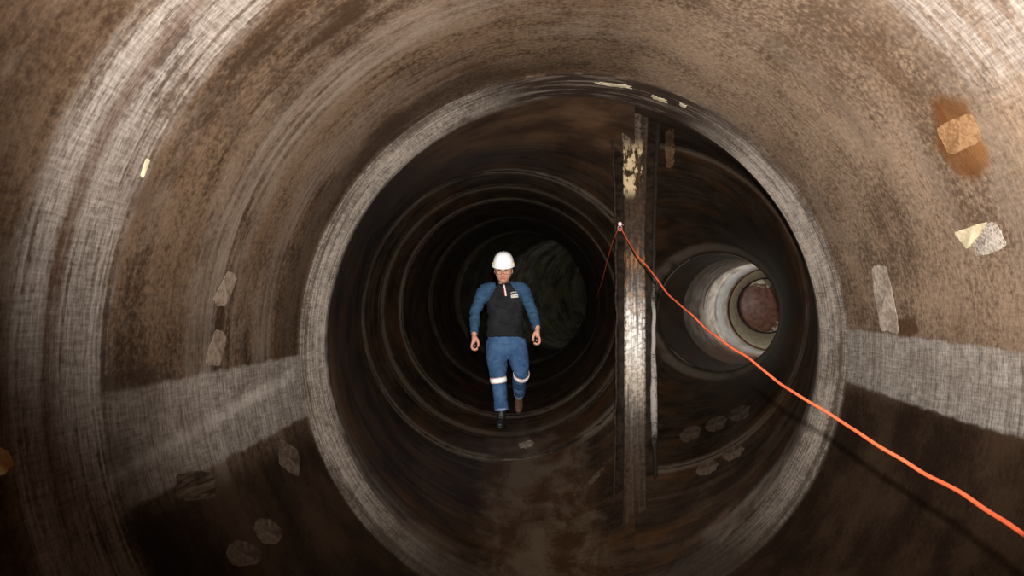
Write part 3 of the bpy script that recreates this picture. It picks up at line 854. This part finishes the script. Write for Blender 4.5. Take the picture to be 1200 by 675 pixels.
for f in shirt.faces:   # raglan: sleeve / body
    c = f.calc_center_median(); s = -1 if c.x < TX else 1
    dx = abs(c.x-TX)
    # raglan seam runs from the neck to the armpit
    lim = .062+(.055-c.z)*.62 if c.z > -.16 else .197
    f.material_index = 1 if dx > lim else 0
def mat_cloth(name, a, b, sc=420, rough=.85, sh=.0):
    g = G(name); x, y, z = g.pos(); n = g.noise(g.comb(x, y, z), 9, 4, .6); w = g.noise(g.comb(x, y, z), sc, 2, .5)
    m = g.done(g.mix(g.step(n*.6+w*.4, .35, .65), a, b), rough, .15, n*.4+w*.5, .25, .002)
    g.b.inputs['Sheen Weight'].default_value = sh
    return m
m_black = mat_cloth('charcoal_knit', (.0075, .008, .009), (.017, .018, .020))
m_blue = mat_cloth('blue_knit', (.020, .050, .100), (.038, .085, .155))
store('shirt', shirt.copy() if False else shirt) if False else None
tmp = shirt.copy(); bmesh.ops.translate(tmp, verts=tmp.verts, vec=(0, 0, CZ)); store('shirt', tmp); tmp.free()
so = part('shirt', shirt, [m_black, m_blue])
# collar
bm = bmesh.new()
N = 40; rows = []
for j, (rx, ry, dz) in enumerate(((.080, .078, -.030), (.070, .070, .0), (.067, .068, .020), (.071, .072, .022), (.078, .078, -.002), (.088, .086, -.032))):
    row = []
    for i in range(N):
        a = -PI/2 + math.radians(20) + (2*PI-math.radians(40))*i/(N-1)
        fr = max(0, -math.sin(a))
        row.append(bm.verts.new(NECK+Vector((rx*math.cos(a), .030+ry*math.sin(a), dz-.020*fr+.010))))
    rows.append(row)
for a, b in zip(rows, rows[1:]):
    for i in range(N-1): bm.faces.new((a[i], a[i+1], b[i+1], b[i]))
part('collar', bm, m_black, so)
def decal(name, key, quad, mat, parent, th=.004, n=10, seed=0, label=None):
    o = patch(name, key, quad, mat, None, None, None, th, seed, n, .1, .02)
    if o is None: return
    loc = o.location.copy(); o.data.transform(Matrix.Translation(loc-Vector(W(RX, RY, RZ)))); o.location = (0, 0, 0); o.parent = parent
    if label: o['label'] = label
    return o
m_wh = simple('off_white_print', (.55, .52, .46), .6, .2, .15, 60)
m_wht = simple('white_zip_tape', (.75, .66, .62), .5, .3, .08, 60)
m_red = simple('red_zip_edge', (.45, .05, .04), .5, .3, .08)
decal('zipper', 'shirt', ((590.2, 334), (591.4, 334), (593.6, 346.5), (592.3, 346.8)), m_wht, so, .006, 10)
decal('zip_edge', 'shirt', ((589.6, 334), (590.2, 334), (592.3, 346.8), (591.6, 346.8)), m_red, so, .005, 8)
# chest emblem: a small arched line of marks above a wide block of lettering-like bars
for i in range(5):
    x0 = 598.6+i*1.35
    decal('emblem_mark', 'shirt', ((x0, 342.6-.35*math.sin(i/4*PI)-i*.15), (x0+1.0, 342.5-.35*math.sin(i/4*PI)-i*.15), (x0+1.1, 343.4-.35*math.sin(i/4*PI)-i*.15), (x0, 343.5-.35*math.sin(i/4*PI)-i*.15)), m_wh, so, .0035, 3, i)
decal('emblem_block', 'shirt', ((598.6, 345.6), (606.6, 344.6), (607.4, 348.6), (598.8, 349.2)), m_wh, so, .0035, 8, 3)
decal('emblem_bar', 'shirt', ((600, 344.4), (605.2, 343.9), (605.2, 344.6), (600, 345.2)), m_wh, so, .0035, 6, 4)
decal('emblem_line', 'shirt', ((599.4, 346.9), (606.4, 346.2), (606.5, 346.6), (599.4, 347.3)), m_black, so, .005, 6, 5)
decal('sleeve_badge', 'shirt', ((557.3, 342.8), (560.6, 343.4), (560.0, 350.6), (557.0, 350.2)), m_wh, so, .004, 6, 6, 'pale badge on the sleeve')
decal('badge_mark', 'shirt', ((558.2, 338.6), (561.2, 339), (561, 341), (558, 340.8)), m_red, so, .004, 5, 7)

# jeans
bm = bmesh.new()
wst = [(Vector((TX, 7.835, -.49)), .172, .118), (Vector((TX, 7.84, -.56)), .188, .128), (Vector((TX+.005, 7.85, -.65)), .192, .132), (Vector((TX+.01, 7.855, -.71)), .175, .120), (Vector((TX+.01, 7.855, -.75)), .12, .10)]
loft(bm, wst, 32, power=.9)
lg = {-1: [(q(581.5, 400, 7.85), .104, .112), (q(582.3, 419, 7.80), .110, .108), (q(583.3, 432, 7.74), .093, .095), (KN[-1]+Vector((0, 0, 0)), .080, .084), (q(585.5, 455, 7.70), .073, .082), (q(586.5, 468, 7.69), .069, .082), (q(587.6, 480.5, 7.68), .071, .085)],
      1: [(q(604.5, 400, 7.86), .104, .112), (q(606.8, 416, 7.80), .112, .108), (q(609.5, 429, 7.76), .092, .095), (KN[1], .078, .080), (q(608.5, 446, 7.93), .073, .074), (q(608.3, 454, 8.05), .066, .070), (q(608.5, 461, 8.15), .060, .068)]}
def stations(a_, n=5):
    P_ = catmull([t[0] for t in a_], n); st = []
    for i, p in enumerate(P_):
        f = i/n; a = int(min(f, len(a_)-2)); t = f-a
        st.append((p, a_[a][1]*(1-t)+a_[a+1][1]*t, a_[a][2]*(1-t)+a_[a+1][2]*t))
    return st
for s in (-1, 1): loft(bm, stations(lg[s]), 28)
jeans = remesh(bm, .009, 3, .5)
wrinkle(jeans, .010, 8, 5, (1, 1, 2.0)); wrinkle(jeans, .005, 22, 1)
def mat_denim():
    g = G('blue_denim'); x, y, z = g.pos(); p = g.comb(x, y, z)
    n = g.noise(p, 6, 5, .6); w = g.noise(g.comb(x*300, y*300, z*90), 1, 2, .5)
    c = g.mix(g.step(n*.65+w*.35, .35, .65), (.020, .050, .122), (.055, .112, .215))
    return g.done(c, .85, .15, n*.4+w*.5, .3, .002)
jo = part('jeans', jeans, mat_denim())
m_seam = simple('light_stitching', (.16, .22, .32), .8, .1)
# hems
for s in (-1, 1):
    st = stations(lg[s], 5); p, a, b = st[-1]; p2 = st[-2][0]; t = (p-p2).normalized()
    bm = bmesh.new(); loft(bm, [(p-t*.022, a+.002, b+.002), (p-t*.010, a+.005, b+.005), (p+t*.002, a+.005, b+.005), (p+t*.004, a-.004, b-.004)], 28, cap=False)
    part('hem', bm, m_seam, jo)
# reflective bands just below the knees
def mat_refl():
    g = G('bright_reflective_tape'); return g.done((.98, .97, .96), .35, .8)
m_ref = mat_refl()
for s, (i0, dd) in ((-1, (3, .35)), (1, (3, .15))):
    a_ = lg[s]
    st = stations(a_, 10); k = int((i0+dd)*10)
    cen, rx, ry = st[k]; tdir = (st[k+1][0]-st[k-1][0]).normalized()
    bm = bmesh.new(); w = .024
    prof = [(-w, .002), (-w, .009), (-w*.5, .0115), (0, .012), (w*.5, .0115), (w, .009), (w, .002)]
    loft(bm, [(cen+tdir*o, rx+e, ry+e) for o, e in prof], 36, cap=False)
    part('reflective_band', bm, m_ref, jo)
    bm = bmesh.new()
    for sg in (-1, 1):
        loft(bm, [(cen+tdir*(sg*w*1.05)+tdir*o, rx+e, ry+e) for o, e in ((-.004, .002), (-.004, .0095), (.004, .0095), (.004, .002))], 36, cap=False)
    part('band_edging', bm, simple('pinkish_band_edge', (.60, .42, .38), .6), jo)

# boots
def boot(M, mat, solem):
    """boot in local coordinates: toe at -y, sole bottom at z=0, ankle above origin"""
    bm = bmesh.new()
    st = [(Vector((0, .055, .055)), .036, .040), (Vector((0, .02, .058)), .040, .044), (Vector((0, -.04, .055)), .043, .040), (Vector((0, -.10, .048)), .048, .034), (Vector((0, -.155, .042)), .047, .030), (Vector((0, -.195, .036)), .034, .022)]
    loft(bm, rounded([(M @ a, b, c) for a, b, c in st]), 22)
    loft(bm, rounded([(M @ Vector((0, .022, .05)), .040, .048), (M @ Vector((0, .024, .10)), .042, .050), (M @ Vector((0, .030, .165)), .046, .052)]), 22)
    b = remesh(bm, .006, 3, .5)
    o = part('boot', b, mat)
    bm = bmesh.new(); N = 48; rows = []
    for z, e in ((.0, -.003), (.004, 0), (.022, .001), (.026, -.004)):
        row = []
        for i in range(N):
            a = 2*PI*i/N; cx_, sy_ = math.cos(a), math.sin(a)
            wx = .046+.006*max(0, -sy_) - .006*max(0, sy_)
            row.append(bm.verts.new(M @ Vector(((wx+e)*math.copysign(abs(cx_)**.8, cx_), -.062+(.155+e)*sy_, z))))
        rows.append(row)
    for a, b_ in zip(rows, rows[1:]):
        for i in range(N): bm.faces.new((a[i], a[(i+1) % N], b_[(i+1) % N], b_[i]))
    bm.faces.new(rows[0][::-1]); bm.faces.new(rows[-1])
    part('sole', bm, solem, o)
    bm = bmesh.new()
    for k in range(5):
        t = k/4; y = -.085+.075*t; z = .092+.040*t if t < .8 else .130
        a = M @ Vector((-.022, y+.01, z-.006)); b_ = M @ Vector((0, y, z)); c = M @ Vector((.022, y+.01, z-.006))
        loft(bm, rounded([(a, .0028, .0028), (b_, .0028, .0028), (c, .0028, .0028)]), 6, ref=Vector((0, 0, 1)))
    part('laces', bm, simple('grey_laces', (.10, .09, .08), .7), o)
    return o
m_bb = simple('blackened_leather', (.012, .012, .013), .5, .35, .4, 25)
m_bt = simple('brown_leather', (.065, .030, .019), .55, .3, .3, 25)
m_sole = simple('black_rubber', (.010, .010, .011), .6, .3)
boot(BM[-1], m_bb, m_sole)
boot(BM[1], m_bt, m_sole)   # trailing foot: heel raised, toe down

# objects held in the fists
m_hold = simple('dark_red_black_plastic', (.020, .007, .006), .35, .4, .4, 40)
m_end = simple('dark_red_end', (.075, .010, .008), .3, .5, .2, 40)
for s in (-1, 1):
    M, out = HF[s]
    c = M @ Vector((.005*out, -.014, -.129))
    t = empty('handheld_grip', W(*c), ['small dark grip with a reddish end, held in the hand at the picture left', 'small dark grip with a reddish end, held in the hand nearer the upright'][s > 0], 'handle', 'dark grips held by the walking person')
    R = M.to_3x3().to_4x4()
    def L2(x, y, z): return R @ Vector((x*out, y*1.1, z))
    bm = bmesh.new()
    loft(bm, [(L2(0, .062, 0), .010, .010), (L2(0, .060, 0), .015, .015), (L2(0, .03, 0), .0165, .0165), (L2(0, -.035, 0), .0165, .0165), (L2(0, -.040, 0), .019, .019), (L2(0, -.056, 0), .020, .020), (L2(0, -.058, 0), .018, .018)], 24)
    obj('barrel', bm, m_hold, t)
    bm = bmesh.new(); ellipsoid(bm, L2(0, -.058, 0), (.0155, .005, .0155), R)
    tag(obj('end_cap', bm, m_end, t), 'dark red end cap')

# ------------------------------------------------------------------ light: the flash on top of the camera
def spot(name, loc, aim, power, size, blend, rad):
    l = bpy.data.lights.new(name, 'SPOT'); l.energy = power; l.spot_size = math.radians(size); l.spot_blend = blend; l.shadow_soft_size = rad
    o = bpy.data.objects.new(name, l); C.objects.link(o); o.location = loc
    o.rotation_euler = (Vector(aim)-Vector(loc)).to_track_quat('-Z', 'Y').to_euler(); return o
fl = spot('camera_flash', CAM+Vector((.03, .02, .17)), CAM+Vector((1.25, 8, 2.9)), 3500, 108, 1.0, .025)
fl.data.color = (1, .95, .88)
def lamp(name, loc, power, col, rad):
    l = bpy.data.lights.new(name, 'POINT'); l.energy = power; l.color = col; l.shadow_soft_size = rad
    o = bpy.data.objects.new(name, l); C.objects.link(o); o.location = loc
sl = spot('added_fill_side_tunnel', W(4.12, 10.5, .02), W(3.7, 12.6, -.45), 42, 150, .5, .05); sl.data.color = (1, .95, .86)  # added light, hidden from the camera, brightens the pale side pipe
sl = spot('added_fill_far_tunnel', W(1.90, 15.6, .35), W(1.7, 17.6, .0), 65, 140, .6, .06); sl.data.color = (.85, .95, 1)  # added light out of view, brightens the wall of the far left branch
w = bpy.data.worlds.new('dark'); scn.world = w; w.use_nodes = True
w.node_tree.nodes['Background'].inputs[0].default_value = (.02, .018, .016, 1)
w.node_tree.nodes['Background'].inputs[1].default_value = .05

cam = bpy.data.cameras.new('camera'); co = bpy.data.objects.new('camera', cam); C.objects.link(co)
co.location = CAM; co.rotation_euler = (PI/2, 0, 0)
cam.sensor_width = 36; cam.lens = F*36/1200; cam.clip_start = .05; cam.clip_end = 200
scn.camera = co
vs = scn.view_settings
vs.view_transform = 'Standard'; vs.look = 'None'; vs.exposure = 0; vs.gamma = 1; vs.use_curve_mapping = False
